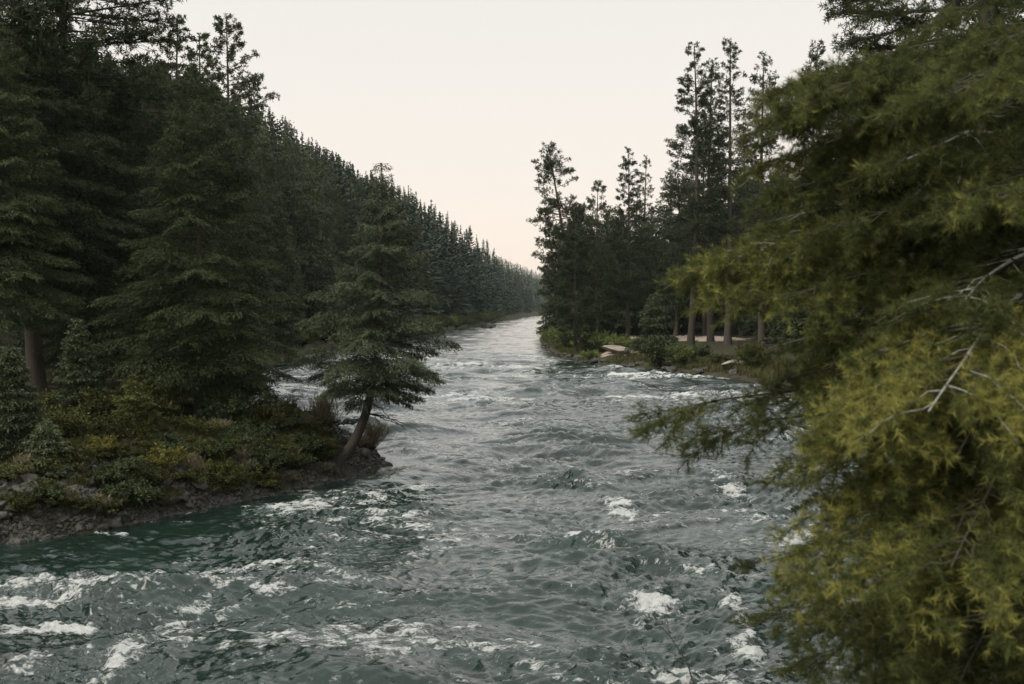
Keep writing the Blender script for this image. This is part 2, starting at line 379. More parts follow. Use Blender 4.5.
def water_mat():
    m, t, b = new_mat('river_water')
    N = t.nodes.new; L = t.links.new
    tc = N('ShaderNodeTexCoord')
    def noise(scale, st, det=4, ro=.6, dist=0):
        mp = N('ShaderNodeMapping'); mp.inputs['Scale'].default_value = st; n = N('ShaderNodeTexNoise')
        n.inputs['Scale'].default_value = scale; n.inputs['Detail'].default_value = det; n.inputs['Roughness'].default_value = ro; n.inputs['Distortion'].default_value = dist
        L(tc.outputs['Object'], mp.inputs[0]); L(mp.outputs[0], n.inputs[0]); return n
    n1 = noise(2.2, (1, 1.9, 1), 3, .5, .6); n2 = noise(9, (1, 1.6, 1), 4, .6, .4)
    ad = N('ShaderNodeMath'); ad.operation = 'MULTIPLY_ADD'; ad.inputs[1].default_value = .22
    L(n2.outputs[0], ad.inputs[0]); L(n1.outputs[0], ad.inputs[2])
    bp = N('ShaderNodeBump'); bp.inputs['Strength'].default_value = .8; bp.inputs['Distance'].default_value = .06
    L(ad.outputs[0], bp.inputs['Height'])
    at = N('ShaderNodeAttribute'); at.attribute_name = 'foam'
    nf = noise(5, (1, 1.8, 1), 8, .72, .9); ng = noise(1.3, (1, 2.1, 1), 6, .65, 1.4)
    m1 = N('ShaderNodeMath'); m1.operation = 'MULTIPLY_ADD'; m1.inputs[1].default_value = 1.7; m1.inputs[2].default_value = -1.79
    L(nf.outputs[0], m1.inputs[0])
    m2 = N('ShaderNodeMath'); m2.operation = 'MULTIPLY_ADD'; m2.inputs[1].default_value = 1.1; L(ng.outputs[0], m2.inputs[0]); L(m1.outputs[0], m2.inputs[2])
    mm = N('ShaderNodeMath'); mm.operation = 'MULTIPLY_ADD'; mm.inputs[1].default_value = .86; L(at.outputs['Fac'], mm.inputs[0]); L(m2.outputs[0], mm.inputs[2])
    mr = N('ShaderNodeMapRange'); mr.interpolation_type = 'SMOOTHSTEP'; mr.inputs[1].default_value = -.02; mr.inputs[2].default_value = .30; mr.inputs[4].default_value = .92
    L(mm.outputs[0], mr.inputs[0])
    nc = noise(.35, (1, 1.4, 1), 4)
    r = N('ShaderNodeValToRGB'); e = r.color_ramp.elements
    e[0].position = .35; e[0].color = (.005, .014, .010, 1); e[1].position = .7; e[1].color = (.012, .028, .020, 1)
    L(nc.outputs[0], r.inputs[0])
    L(r.outputs[0], b.inputs['Base Color']); b.inputs['Roughness'].default_value = .04; b.inputs['IOR'].default_value = 1.38; b.inputs['Coat Weight'].default_value = .55; b.inputs['Coat Roughness'].default_value = .03; b.inputs['Coat IOR'].default_value = 1.33; L(bp.outputs[0], b.inputs['Coat Normal'])
    L(bp.outputs[0], b.inputs['Normal'])
    fo = N('ShaderNodeBsdfPrincipled'); fo.inputs['Base Color'].default_value = (.60, .61, .58, 1); fo.inputs['Roughness'].default_value = .7
    b2 = N('ShaderNodeBump'); b2.inputs['Strength'].default_value = 1; b2.inputs['Distance'].default_value = .12
    L(nf.outputs[0], b2.inputs['Height']); L(b2.outputs[0], fo.inputs['Normal'])
    ms = N('ShaderNodeMixShader'); L(mr.outputs[0], ms.inputs[0]); L(b.outputs[0], ms.inputs[1]); L(fo.outputs[0], ms.inputs[2])
    L(ms.outputs[0], t.nodes['Material Output'].inputs[0])
    return m
wm = g.mesh('river', [water_mat()], True)
fa = wm.attributes.new('foam', 'FLOAT', 'POINT'); fa.data.foreach_set('value', foam.ravel().astype(np.float32))
tag(link('river_water', wm), kind='structure')

# ------------------------------------------------------------------ conifers
def fir(seed, H, R, nbr, ncard, clen, cwid, mat, bark, low=(.55, .12), base=.08, droop=.35, power=.85, hang=.25, axisf=None, limb=3, rad=None, gap=.0, ragged=.25, bare=0.0, rise=.45):
    "crown and trunk meshes of a fir or spruce: whorled boughs, side sprays, leaf-sized needle faces"
    rng = np.random.default_rng(seed)
    if axisf is None:
        bx, by = rng.normal(size=2) * .012 * H
        axisf = lambda f: np.stack([bx * np.sin(f * 3), by * np.sin(f * 2.6), f * H], -1)
    rad = rad or H * .013
    u = np.sort(rng.random(nbr)) ** 1.05; u = np.clip(u, 0, .995)
    f = base + (1 - base) * u
    Lb = R * ((1 - u) ** power) * (1 - ragged + 2 * ragged * rng.random(nbr)) * (low[0] + (1 - low[0]) * sstep(0, low[1], u)) + .012 * H
    if gap > 0: Lb *= np.where(rng.random(nbr) < gap, .45, 1)
    az = np.arange(nbr) * 2.39996 + rng.normal(size=nbr) * .35
    O = axisf(f)
    el = -.12 + (rise + .12) * u ** 1.2 + rng.normal(size=nbr) * .08
    dr = droop * (1 - .6 * u) * (.7 + .6 * rng.random(nbr))
    def along(b, t):
        r = Lb[b] * t; z = Lb[b] * (el[b] * t - dr[b] * t ** 2 + .45 * dr[b] * t ** 3.2)
        return O[b] + np.stack([np.cos(az[b]) * r, np.sin(az[b]) * r, z], -1)
    # wood
    gt = Geo()
    ff = np.linspace(-.02, .995, 26)
    flare = 1 + .5 * np.exp(-np.maximum(ff, 0) * 40)
    tube(gt, axisf(ff), rad * (1 - ff * .97) * flare, 9)
    tt = np.linspace(0, 1, 6)
    P = np.stack([along(np.arange(nbr), np.full(nbr, t)) for t in tt], 1)
    Rr = (np.clip(Lb * .012, .006, .09)[:, None]) * (1 - tt * .85)[None]
    tubes(gt, P, Rr, limb)
    # needles
    w = Lb ** 1.6; b = rng.choice(nbr, ncard, p=w / w.sum())
    nq = np.maximum(4, (Lb / (clen * 1.1)).astype(int))[b]
    lo = .12 + bare
    t = lo + (1 - lo) * rng.random(ncard) ** .75
    k = np.floor(t * nq); t = np.clip((k + .5 + .25 * rng.normal(size=ncard)) / nq, .04, 1)
    side = np.where(rng.random(ncard) < .5, -1, 1)
    ls = Lb[b] * (.14 + .42 * (1 - t) ** .7 * np.minimum(1, t * 3.5)) * (.7 + .5 * rng.random(ncard))
    v = rng.random(ncard) ** .8
    ang = az[b] + side * (1.05 - .45 * t)
    d = np.stack([np.cos(ang), np.sin(ang), -.12 - hang * v], -1)
    Pc = along(b, t) + d * (ls * v)[:, None] + rng.normal(size=(ncard, 3)) * clen * .22
    D = d * .9 + rdir(rng, ncard) * .75 + np.array([0, 0, -hang * .8])
    Nn = np.array([0, 0, 1.]) + rdir(rng, ncard) * .75
    hsh = ((b * 12.9898 + k * 78.233 + side * 3.7) % 1.7) / 1.7
    tint = np.clip(.18 + .35 * hsh + .30 * rng.random(ncard) + .22 * v * t, 0, 1)
    gc = Geo(); L = clen * (.6 + .8 * rng.random(ncard))
    cards(gc, Pc, D, Nn, L, cwid * (.7 + .6 * rng.random(ncard)), tint)
    # leader
    n = max(30, ncard // 900); h = 1 - .07 * rng.random(n)
    cards(gc, axisf(h), rdir(rng, n) + np.array([0, 0, .9]), rdir(rng, n), clen * .8, cwid * .8, .5)
    return gc.mesh('crown', [mat]), gt.mesh('trunk', [bark], True)

def pine(seed, H, R, nbr, tufts, per, tlen, twid, mat, bark, base=.35, axisf=None, rad=None, power=.55, ragged=.35, rise=.35, droop=.2):
    "open pine: long bare limbs that end in round tufts of needles"
    rng = np.random.default_rng(seed)
    if axisf is None:
        bx, by = rng.normal(size=2) * .012 * H
        axisf = lambda f: np.stack([bx * np.sin(f * 3), by * np.sin(f * 2.6), f * H], -1)
    rad = rad or H * .012
    u = np.sort(rng.random(nbr)); f = base + (1 - base) * u
    Lb = R * ((1 - u) ** power) * (1 - ragged + 2 * ragged * rng.random(nbr)) * (.6 + .4 * sstep(0, .2, u)) + .018 * H
    az = np.arange(nbr) * 2.39996 + rng.normal(size=nbr) * .5
    O = axisf(f); el = -.12 + rise * 1.9 * u + rng.normal(size=nbr) * .14; dr = droop * (1 - u)
    def along(b, t):
        r = Lb[b] * t; z = Lb[b] * (el[b] * t - dr[b] * t ** 2 + .9 * dr[b] * t ** 3)
        return O[b] + np.stack([np.cos(az[b]) * r, np.sin(az[b]) * r, z], -1)
    gt = Geo(); ff = np.linspace(-.02, .995, 26)
    tube(gt, axisf(ff), rad * (1 - ff * .9) * (1 + .4 * np.exp(-np.maximum(ff, 0) * 40)), 9)
    tt = np.linspace(0, 1, 6); P = np.stack([along(np.arange(nbr), np.full(nbr, t)) for t in tt], 1)
    tubes(gt, P, np.clip(Lb * .014, .008, .1)[:, None] * (1 - tt * .8)[None], 3)
    w = Lb ** 1.35; b = rng.choice(nbr, tufts, p=w / w.sum())
    t = .35 + .65 * rng.random(tufts) ** .6
    off = Lb[b] * .30 * (1.15 - t) ** .6
    dd = rdir(rng, tufts) * np.array([1, 1, .8])
    C = along(b, t) + dd * off[:, None] * rng.random(tufts)[:, None] ** .5
    # twigs to the tufts
    Pt = np.stack([along(b, t * .82), (along(b, t * .9) + C) / 2 + rng.normal(size=(tufts, 3)) * .02, C], 1)
    tubes(gt, Pt, np.full((tufts, 3), .006 + tlen * .02) * np.array([1.2, .9, .5]), 3)
    n = tufts * per; cc = np.repeat(np.arange(tufts), per)
    D = rdir(rng, n) + norm(dd)[cc] * .35 + np.array([0, 0, .2])
    P0 = C[cc] + rdir(rng, n) * tlen * .18 * rng.random(n)[:, None]
    tint = np.clip(rng.random(tufts)[cc] * .6 + .4 * rng.random(n), 0, 1)
    gc = Geo(); cards(gc, P0, D, rdir(rng, n), tlen * (.6 + .6 * rng.random(n)), twid, tint)
    m = per * 5; h = 1 - .05 * rng.random(m)
    cards(gc, axisf(h), rdir(rng, m) + np.array([0, 0, .4]), rdir(rng, m), tlen * .8, twid, .5)
    return gc.mesh('crown', [mat]), gt.mesh('trunk', [bark], True)

def plant_tree(name, meshes, x, y, label, cat, group=None, rz=0., sc=1., z=None, sxy=1.):
    e = link(name, None, loc=(x, y, (gz(x, y) if z is None else z) - .1))
    e.rotation_euler = (0, 0, rz); e.scale = (sc * sxy, sc * sxy, sc)
    tag(e, label, cat, group)
    link('crown', meshes[0], e); link('trunk', meshes[1], e)
    return e
def base_top(px, Yd, top):
    x = (px - 512) / F * Yd; z0 = gz(x, Yd); zt = CAM_H + (HORIZ - top) / F * Yd
    return x, z0, zt - z0

# --- the leaning riverside fir (centre left)
Yh = 40.2
b0 = wpt(334, 472, Yh); b0[2] = gz(b0[0], Yh) - .1
pts = [b0, wpt(347, 455, Yh), wpt(362, 425, Yh), wpt(371, 392, Yh), wpt(376, 350, Yh), wpt(380, 290, Yh), wpt(383, 220, Yh), wpt(382, 162, Yh)]
pts = np.array([p - b0 for p in pts]); pf = np.array([0, .06, .15, .255, .39, .58, .80, 1.0])
def hero_axis(f):
    f = np.asarray(f, float)
    w = [np.interp(f, pf, pts[:, k]) for k in range(3)]
    w2 = [np.interp(f + .03, pf, pts[:, k]) for k in range(3)]; w3 = [np.interp(f - .03, pf, pts[:, k]) for k in range(3)]
    o = np.stack([(a + b + c) / 3 for a, b, c in zip(w, w2, w3)], -1)
    o[..., 2] = np.where(f < 0, f * 10, o[..., 2]); return o
cm, tm = fir(11, 13, 3.0, 200, 80000, .15, .019, M['hero'], M['bark'], base=.255, droop=.30, power=.95, hang=.35, axisf=hero_axis, rad=.22, ragged=.42, gap=.2, rise=.5, low=(.5, .25))
hero = plant_tree('leaning_fir', (cm, tm), b0[0], b0[1], 'tall fir with a curved leaning trunk at the tip of the left river bank', 'tree', z=b0[2] + .1)
rng = np.random.default_rng(5)
for k in range(7):                                                  # roots gripping the bank edge
    a = k * .9 + rng.normal() * .2; t = np.linspace(0, 1, 8); L = rng.uniform(.6, 1.3)
    xx = np.cos(a) * L * t; yy = np.sin(a) * L * t
    zz = ground(xx + b0[0], yy + b0[1]) - b0[2] + .03 + .32 * (1 - t) ** 3 - .08 * t ** 3
    gg = Geo(); tube(gg, np.stack([xx, yy, zz], -1) + rng.normal(size=(8, 3)) * .015, .085 * (1 - t * .8), 6)
    link('root', gg.mesh('root', [M['bark']], True), hero)
for k in range(13):                                                  # dead bare limbs low on the trunk
    f = .15 + .14 * rng.random(); o = hero_axis(np.array([f]))[0]; a = rng.choice([0.1, 3.0]) + rng.normal() * .7; L = 1.0 + 1.3 * rng.random()
    t = np.linspace(0, 1, 9)[:, None]
    P = o + np.array([math.cos(a), math.sin(a), 0]) * L * t + np.array([0, 0, 1]) * (-.35 * L * t ** 2) + rng.normal(size=(9, 3)) * .03
    gg = Geo(); tube(gg, P, .028 * (1 - t[:, 0] * .8), 5)
    for q in range(7):
        s0 = P[2 + q % 6]; e = s0 + (rdir(rng, 1)[0] + np.array([math.cos(a), math.sin(a), -.5])) * .25
        tube(gg, np.linspace(s0, e, 3), np.array([.009, .006, .003]), 4)
    link('dead_branch', gg.mesh('dead_branch', [M['twig']]), hero)

# --- big trees on the left bank
def hero_fir(px, Yd, top, R, seed, label, mat='fir', ncard=50000, name='fir_tree', power=.8, base=.06, clen=.22, **kw):
    x, z0, Ht = base_top(px, Yd, top)
    ms = fir(seed, Ht, R, kw.pop('nbr', 230), ncard, clen, kw.pop('cwid', clen * .16), M[mat], M['bark'], base=base, power=power, **kw)
    return plant_tree(name, ms, x, Yd, label, 'tree')
hero_fir(197, 41, 62, 3.6, 21, 'broad full fir on the left bank with low boughs over the rocks', 'fir', 140000, hang=.3, droop=.38, ragged=.35, power=.78, base=.10, clen=.155, cwid=.020)
hero_fir(36, 46, -120, 4.2, 22, 'tallest dark conifer with a bare lower trunk at the left edge of the bank', 'fir_dark', 120000, base=.28, power=.62, hang=.3, rad=.38, clen=.17, cwid=.023)
hero_fir(98, 50, 20, 4.0, 23, 'dark dense fir between the tallest left conifer and the broad bank fir', 'fir_dark', 120000, hang=.25, power=.8, clen=.18, cwid=.024, base=.08)
hero_fir(-8, 41, 10, 3.0, 24, 'conifer cut by the left edge of the picture beside the bare lower trunk', 'fir', 80000, hang=.3, power=.7, clen=.16, cwid=.021, base=.2)
hero_fir(150, 56, 58, 3.8, 25, 'fir rising behind the broad bank fir on its left side', 'fir_dark', 45000, clen=.26, power=.85)
hero_fir(214, 62, 112, 3.6, 26, 'fir just behind the right side of the broad bank fir', 'fir', 45000, clen=.26, power=.85)
hero_fir(270, 131, 170, 4.6, 33, 'fir left of the leaning fir, standing on the far side of the backwater', 'fir_dark', 26000, clen=.42, power=.8)
hero_fir(244, 112, 140, 4.2, 34, 'fir on the far side of the backwater, right above the broad bank fir shoulder', 'fir_dark', 24000, clen=.40, power=.8)
hero_fir(76, 37.5, 316, 1.05, 27, 'small young spruce under the dark firs on the left bank', 'spruce', 16000, 'young_spruce', .8, .03, .15, nbr=120, rad=.06, hang=.1)
hero_fir(10, 32.5, 343, 1.15, 28, 'young spruce at the left edge of the bank, tallest of the saplings near the water', 'spruce', 18000, 'young_spruce', .8, .03, .15, nbr=120, rad=.06, hang=.1)
hero_fir(44, 31.8, 418, .9, 29, 'squat young spruce standing right above the shoreline rocks at far left', 'spruce', 14000, 'young_spruce', .75, .03, .13, nbr=110, rad=.05, hang=.1)
hero_fir(268, 40.6, 392, .95, 30, 'bushy yellowish sapling between the broad bank fir and the leaning fir', 'olive', 9000, 'fir_sapling', .5, .02, .15, nbr=90, rad=.04)
hero_fir(133, 36, 372, .9, 31, 'pale green sapling in the brush in front of the dark fir', 'olive', 8000, 'fir_sapling', .6, .02, .15, nbr=80, rad=.04)
# open-topped pines poking above the left bank firs
def hero_pine(px, Yd, top, R, seed, label, tufts=420, base=.4, per=13, tlen=.34, twid=.035, mat='pine', bark='bark', name='pine_tree', **kw):
    x, z0, Ht = base_top(px, Yd, top)
    ms = pine(seed, Ht, R, kw.pop('nbr', 80), tufts, per, tlen, twid, M[mat], M[bark], base=base, **kw)
    return plant_tree(name, ms, x, Yd, label, 'tree')
hero_pine(182, 68, 20, 3.2, 41, 'thin open-topped pine behind the left bank, leftmost of three slender tops on the skyline', power=.8, tufts=1500, tlen=.28, nbr=130)
hero_pine(203, 72, 35, 2.8, 42, 'middle and shortest of three slender pine tops on the left skyline', power=.8, tufts=1500, tlen=.28, nbr=130)
hero_pine(229, 95, 19, 5.0, 43, 'widest of three slender pine tops on the left skyline, with gaps between its tufts', power=.7, tufts=2200, tlen=.34, twid=.042, nbr=130)
hero_pine(58, 50, -170, 5.6, 44, 'tall pine whose ragged boughs reach over the top left of the sky', tufts=4200, base=.42, per=16, tlen=.30, twid=.026, nbr=150, power=.4)

# --- stand on the right bank point
lean_x, _, lean_h = base_top(580, 132, 145)
dx = (548 - 580) / F * 132
la = lambda f: np.stack([dx * f ** 1.15, 0 * f, f * lean_h], -1)
plant_tree('pine_tree', pine(51, lean_h, 4.3, 170, 3400, 9, .38, .042, M['pine'], M['bark_red'], base=.30, axisf=la, rad=.42, power=.6, ragged=.5), lean_x, 132,
           'tall pine leaning left over the river at the tip of the right bank', 'tree')
for (px, Yd, top, R, seed, lab, kw) in [
    (598, 146, 181, 3.6, 52, 'shorter pine standing just right of the leaning pine', {}),
    (628, 150, 150, 3.0, 53, 'slender pine in the middle of the right bank stand, with a pointed top', {}),
    (646, 156, 156, 1.8, 54, 'thinnest pine top, close beside the pointed middle pine', dict(tufts=260)),
    (691, 136, 48, 4.6, 55, 'broad tall pine at the left of the three highest tops on the right bank', dict(tufts=1100, base=.25)),
    (711, 142, 62, 3.3, 56, 'lower pine between the two highest tops on the right bank', dict(tufts=700, base=.25)),
    (728, 132, 41, 2.9, 57, 'highest pine of the right bank stand, with a bare slender stem and airy crown', dict(tufts=420, base=.35)),
    (762, 124, 56, 3.6, 58, 'pine whose airy top shows just above the golden foreground boughs', dict(tufts=520, base=.3)),
    (816, 96, 47, 2.6, 59, 'slim pine top showing through the gap left of the upper right foliage', dict(tufts=420, base=.35)),
    (842, 90, 70, 3.2, 60, 'pine top half hidden by the dark boughs at upper right', dict(tufts=500, base=.3)),
    (576, 128, 205, 2.8, 61, 'dark pine filling in behind the trunk of the leaning pine', dict(tufts=600, base=.12))]:
    kw = dict(dict(tufts=620, base=.2, per=9, tlen=.36, twid=.042, nbr=170), **kw); kw['tufts'] = int(kw['tufts'] * 4.5)
    hero_pine(px, Yd, top, R, seed, lab, power=.72, ragged=.4, **kw)

for k, (px, Yd, top, R, lab) in enumerate([
    (568, 168, 218, 2.6, 'dark fir at the foot of the leaning pine, nearest the far river bend'), (592, 172, 212, 2.8, 'dark fir between the leaning pine and the shorter pine'),
    (611, 170, 208, 2.8, 'dark fir just left of the pointed middle pine'), (637, 178, 203, 3.0, 'dark fir under the thinnest pine top'),
    (661, 176, 200, 2.8, 'dark fir filling the low gap right of the thinnest pine top'), (676, 168, 160, 2.8, 'dark fir against the left flank of the broad tall pine'),
    (706, 166, 118, 3.0, 'dark fir low between the two highest pine tops'), (742, 160, 128, 3.2, 'dark fir right of the highest pine, behind the golden bough tips'),
    (556, 186, 236, 2.2, 'lowest dark fir at the left end of the right bank stand')]):
    x, z0, Ht = base_top(px, Yd, top)
    plant_tree('fir_tree', fir(80 + k, Ht, R * 1.3, 150, 14000, .5, .085, M['fir_dark'], M['bark'], base=.13 if px > 600 else .04, power=.45, ragged=.35), x, Yd, lab, 'tree')

# --- prototypes for the forest
protoF = [fir(100 + k, 22, 3.0 + .5 * (k % 3), 120, 9000, .50, .085, M[('fir', 'fir_dark', 'fir_dark')[k % 3]], M['bark'], base=.1, power=(.75, .6, .9, .7)[k % 4], ragged=.3, hang=.3) for k in range(5)]
protoP = [pine(120 + k, 24, 3.2, 130, 1700, 8, .42, .05, M['pine'], M['bark_red'], base=(.2, .35, .12)[k], power=.55) for k in range(3)]
def in_view(x, y, pad=.06): return abs(x / y) < .514 + pad
def px_of(x, y): return 512 + F * x / y

rng = np.random.default_rng(77)
def scatter(y0, y1, smin, smax, want_side, spacing):
    "candidate tree sites on one valley side, from near to far"
    out = []; y = y0
    while y < y1:
        sp_ = spacing(y)
        x0, x1 = (-.58 * y, 0) if want_side < 0 else (0, .58 * y)
        xs = np.arange(-.60 * y, .60 * y, sp_) + rng.uniform(-.42, .42) * sp_
        xs = xs + rng.uniform(-.4, .4, len(xs)) * sp_; yy = y + rng.uniform(-.45, .45, len(xs)) * sp_
        s_, sd = plan(xs, yy)
        ok = (sd == want_side) & (s_ > smin) & (s_ < smax)
        out += list(zip(xs[ok], yy[ok], s_[ok])); y += sp_
    return out
SKY = np.array([(-60, 10), (0, 20), (130, 62), (165, 62), (215, 90), (262, 98), (300, 130), (330, 150), (362, 168), (400, 182), (440, 205), (470, 225), (500, 243), (520, 250), (545, 257), (600, 270), (700, 280)], float)
left_sites = scatter(62, 2400, 1.6, 105, -1, lambda y: 5.4 if y < 200 else (6.4 if y < 500 else 8 + (y - 500) / 150))
cand = []
for (x, y, s_) in left_sites:
    p = px_of(x, y)
    if p < -40 or p > 640: continue
    z0 = gz(x, y); zt = CAM_H + (HORIZ - np.interp(p, SKY[:, 0], SKY[:, 1]) - abs(rng.normal()) * (9 if y < 600 else 3) + 3) / F * y
    h = min(rng.uniform(11, 36) if s_ > 6 else rng.uniform(10, 22), zt - z0)
    if y > 600: h = min(h, rng.uniform(10, 17))
    if h < 7: continue
    cand.append((x, y, z0, h, s_))
cand.sort(key=lambda c: c[1])
# keep the sites the picture can show something of: walk outwards and drop what nearer crowns cover completely
cover = np.full(1200, 700.0)     # row above which things are still open, per column
vis = []
for c in cand:
    x, y, z0, h, s_ = c; p = px_of(x, y); top = HORIZ - (z0 + h - CAM_H) / y * F; hw = max(1, int(1.3 / y * F))
    a = int(np.clip(p + 80 - hw, 0, 1199)); b = int(np.clip(p + 80 + hw, a + 1, 1200))
    if top < np.median(cover[a:b]) - 1.5:
        vis.append(c)
    lowtop = top + .30 * h / y * F
    cover[a:b] = np.minimum(cover[a:b], lowtop)
NL = 215
fg_f = []
def forest_tree(x, y, z0, h, lab, group, pinep=.2):
    if rng.random() < pinep: pm = protoP[rng.integers(3)]; h0 = 24; nm = 'pine_tree'
    else: pm = protoF[rng.integers(5)]; h0 = 22; nm = 'fir_tree'
    plant_tree(nm, pm, x, y, lab, 'tree', group, rz=rng.uniform(0, 6.28), sc=h / h0, z=z0 - .2, sxy=rng.uniform(.85, 1.2) * (22 / h) ** .25)
def left_zone(x, y):
    p = px_of(x, y)
    if p < 150: return 'behind the tallest left trees'
    if p < 265: return 'around three slender pine tops'
    if p < 330: return 'left of the leaning fir'
    if p < 440: return 'behind the leaning fir'
    return 'towards the river bend'
for (x, y, z0, h, s_) in vis[:NL]:
    w_ = left_zone(x, y); r_ = 'at the foot of' if s_ < 14 else 'high on'
    forest_tree(x, y, z0, h, 'conifer %s the left valley side, %s' % (r_, w_), 'conifers %s the left slope %s' % (r_, w_), .12)
# the rest of the left valley side as one mass of small conifers
def mass(name, sites, label, mat, n1=300):
    g = Geo(); rg = np.random.default_rng(9)
    for (x, y, z0, h, s_) in sites:
        n = n1 if y < 450 else (200 if y < 800 else 80)
        R = (1.2 + h * .11) * rg.uniform(.75, 1.4); u = rg.random(n) ** 1.25; u = np.sort(u)
        a = rg.random(n) * 6.283; r = R * (1 - u) ** .8 * (.75 + .5 * rg.random(n))
        P = np.stack([x + np.cos(a) * r * .15, y + np.sin(a) * r * .15, z0 + h * (.06 + .92 * u)], -1)
        D = np.stack([np.cos(a), np.sin(a), np.full(n, -.25) + .9 * u], -1)
        cards(g, P, D, np.array([0, 0, 1.]) + rdir(rg, n) * .5, r * .8 + .25, .20 + .09 * r + h * .004, np.clip(rg.random() * .95 + (rg.random(n) - .5) * .3, 0, 1))
        P = np.array([[x, y, z0 + h * .8]]); cards(g, P, np.array([[0, 0, 1.]]), np.array([[0, -1., 0]]), h * .19, .16, .4)
    return tag(link(name, g.mesh(name, [mat])), label, 'forest', kind='stuff')
mass('distant_forest', vis[NL:], 'far conifer forest covering the left valley side down to the river bend', M['far'])

# forest on the right bank behind the stand
SKR = np.array([(540, 255), (550, 228), (565, 215), (600, 212), (640, 205), (668, 200), (690, 165), (740, 150), (770, 130), (800, 110), (830, 90), (880, 55), (920, 0), (1024, -60), (1150, -60)], float)
cand = []
for (x, y, s_) in scatter(66, 330, 6, 110, 1, lambda y: 5.4):
    p = px_of(x, y)
    if p < 556 or p > 1090 or y < 66: continue
    if y < 124 and p < 800: continue
    if p < 735 and y < 178: continue
    z0 = gz(x, y); zt = CAM_H + (HORIZ - np.interp(p, SKR[:, 0], SKR[:, 1]) - rng.normal() * 6) / F * y
    h = min(rng.uniform(17, 28), zt - z0)
    if h < 8: continue
    cand.append((x, y, z0, h, s_))
cand.sort(key=lambda c: c[1])
cover[:] = 700; vr = []
for c in cand:
    x, y, z0, h, s_ = c; p = px_of(x, y); top = HORIZ - (z0 + h - CAM_H) / y * F; hw = max(1, int(1.6 / y * F))
    a = int(np.clip(p + 40 - hw, 0, 1199)); b = int(np.clip(p + 40 + hw, a + 1, 1200))
    if top < np.median(cover[a:b]) - 3 or y < 150: vr.append(c)
    cover[a:b] = np.minimum(cover[a:b], top + .35 * h / y * F)
vr = [c for c in vr if not (px_of(c[0], c[1]) > 820 and c[1] > 105)]
for (x, y, z0, h, s_) in vr[:150]:
    forest_tree(x, y, z0, h, 'dark conifer in the shaded forest behind the right bank stand', 'conifers in the shaded right bank forest', .3)

# conifers on the near right bank, behind the golden foreground fir
for k, (px, Yd, top, R, lab) in enumerate([
    (972, 42, -60, 3.6, 'dark conifer behind the golden foreground fir, nearer the river'),
    (1010, 33, -160, 3.6, 'dark conifer behind the golden foreground fir, towards the right edge'),
    (1030, 52, -120, 4.0, 'dark conifer at the right edge far behind the golden foreground fir')]):
    x, z0, Ht = base_top(px, Yd, top)
    plant_tree('fir_tree', fir(200 + k, Ht, R, 200, 30000, .32, .05, M['fir_dark'], M['bark'], base=.05, power=.6), x, Yd, lab, 'tree')
# pine that hangs dark boughs over the sky at upper right
x, z0, Ht = base_top(972, 24, -260)
plant_tree('pine_tree', pine(213, Ht, 3.9, 95, 9000, 14, .13, .011, M['pine'], M['bark'], base=.40, power=.35, droop=.45, rise=.1), x, 24,
           'dark leafy-looking pine whose high boughs hang across the sky at upper right', 'tree')

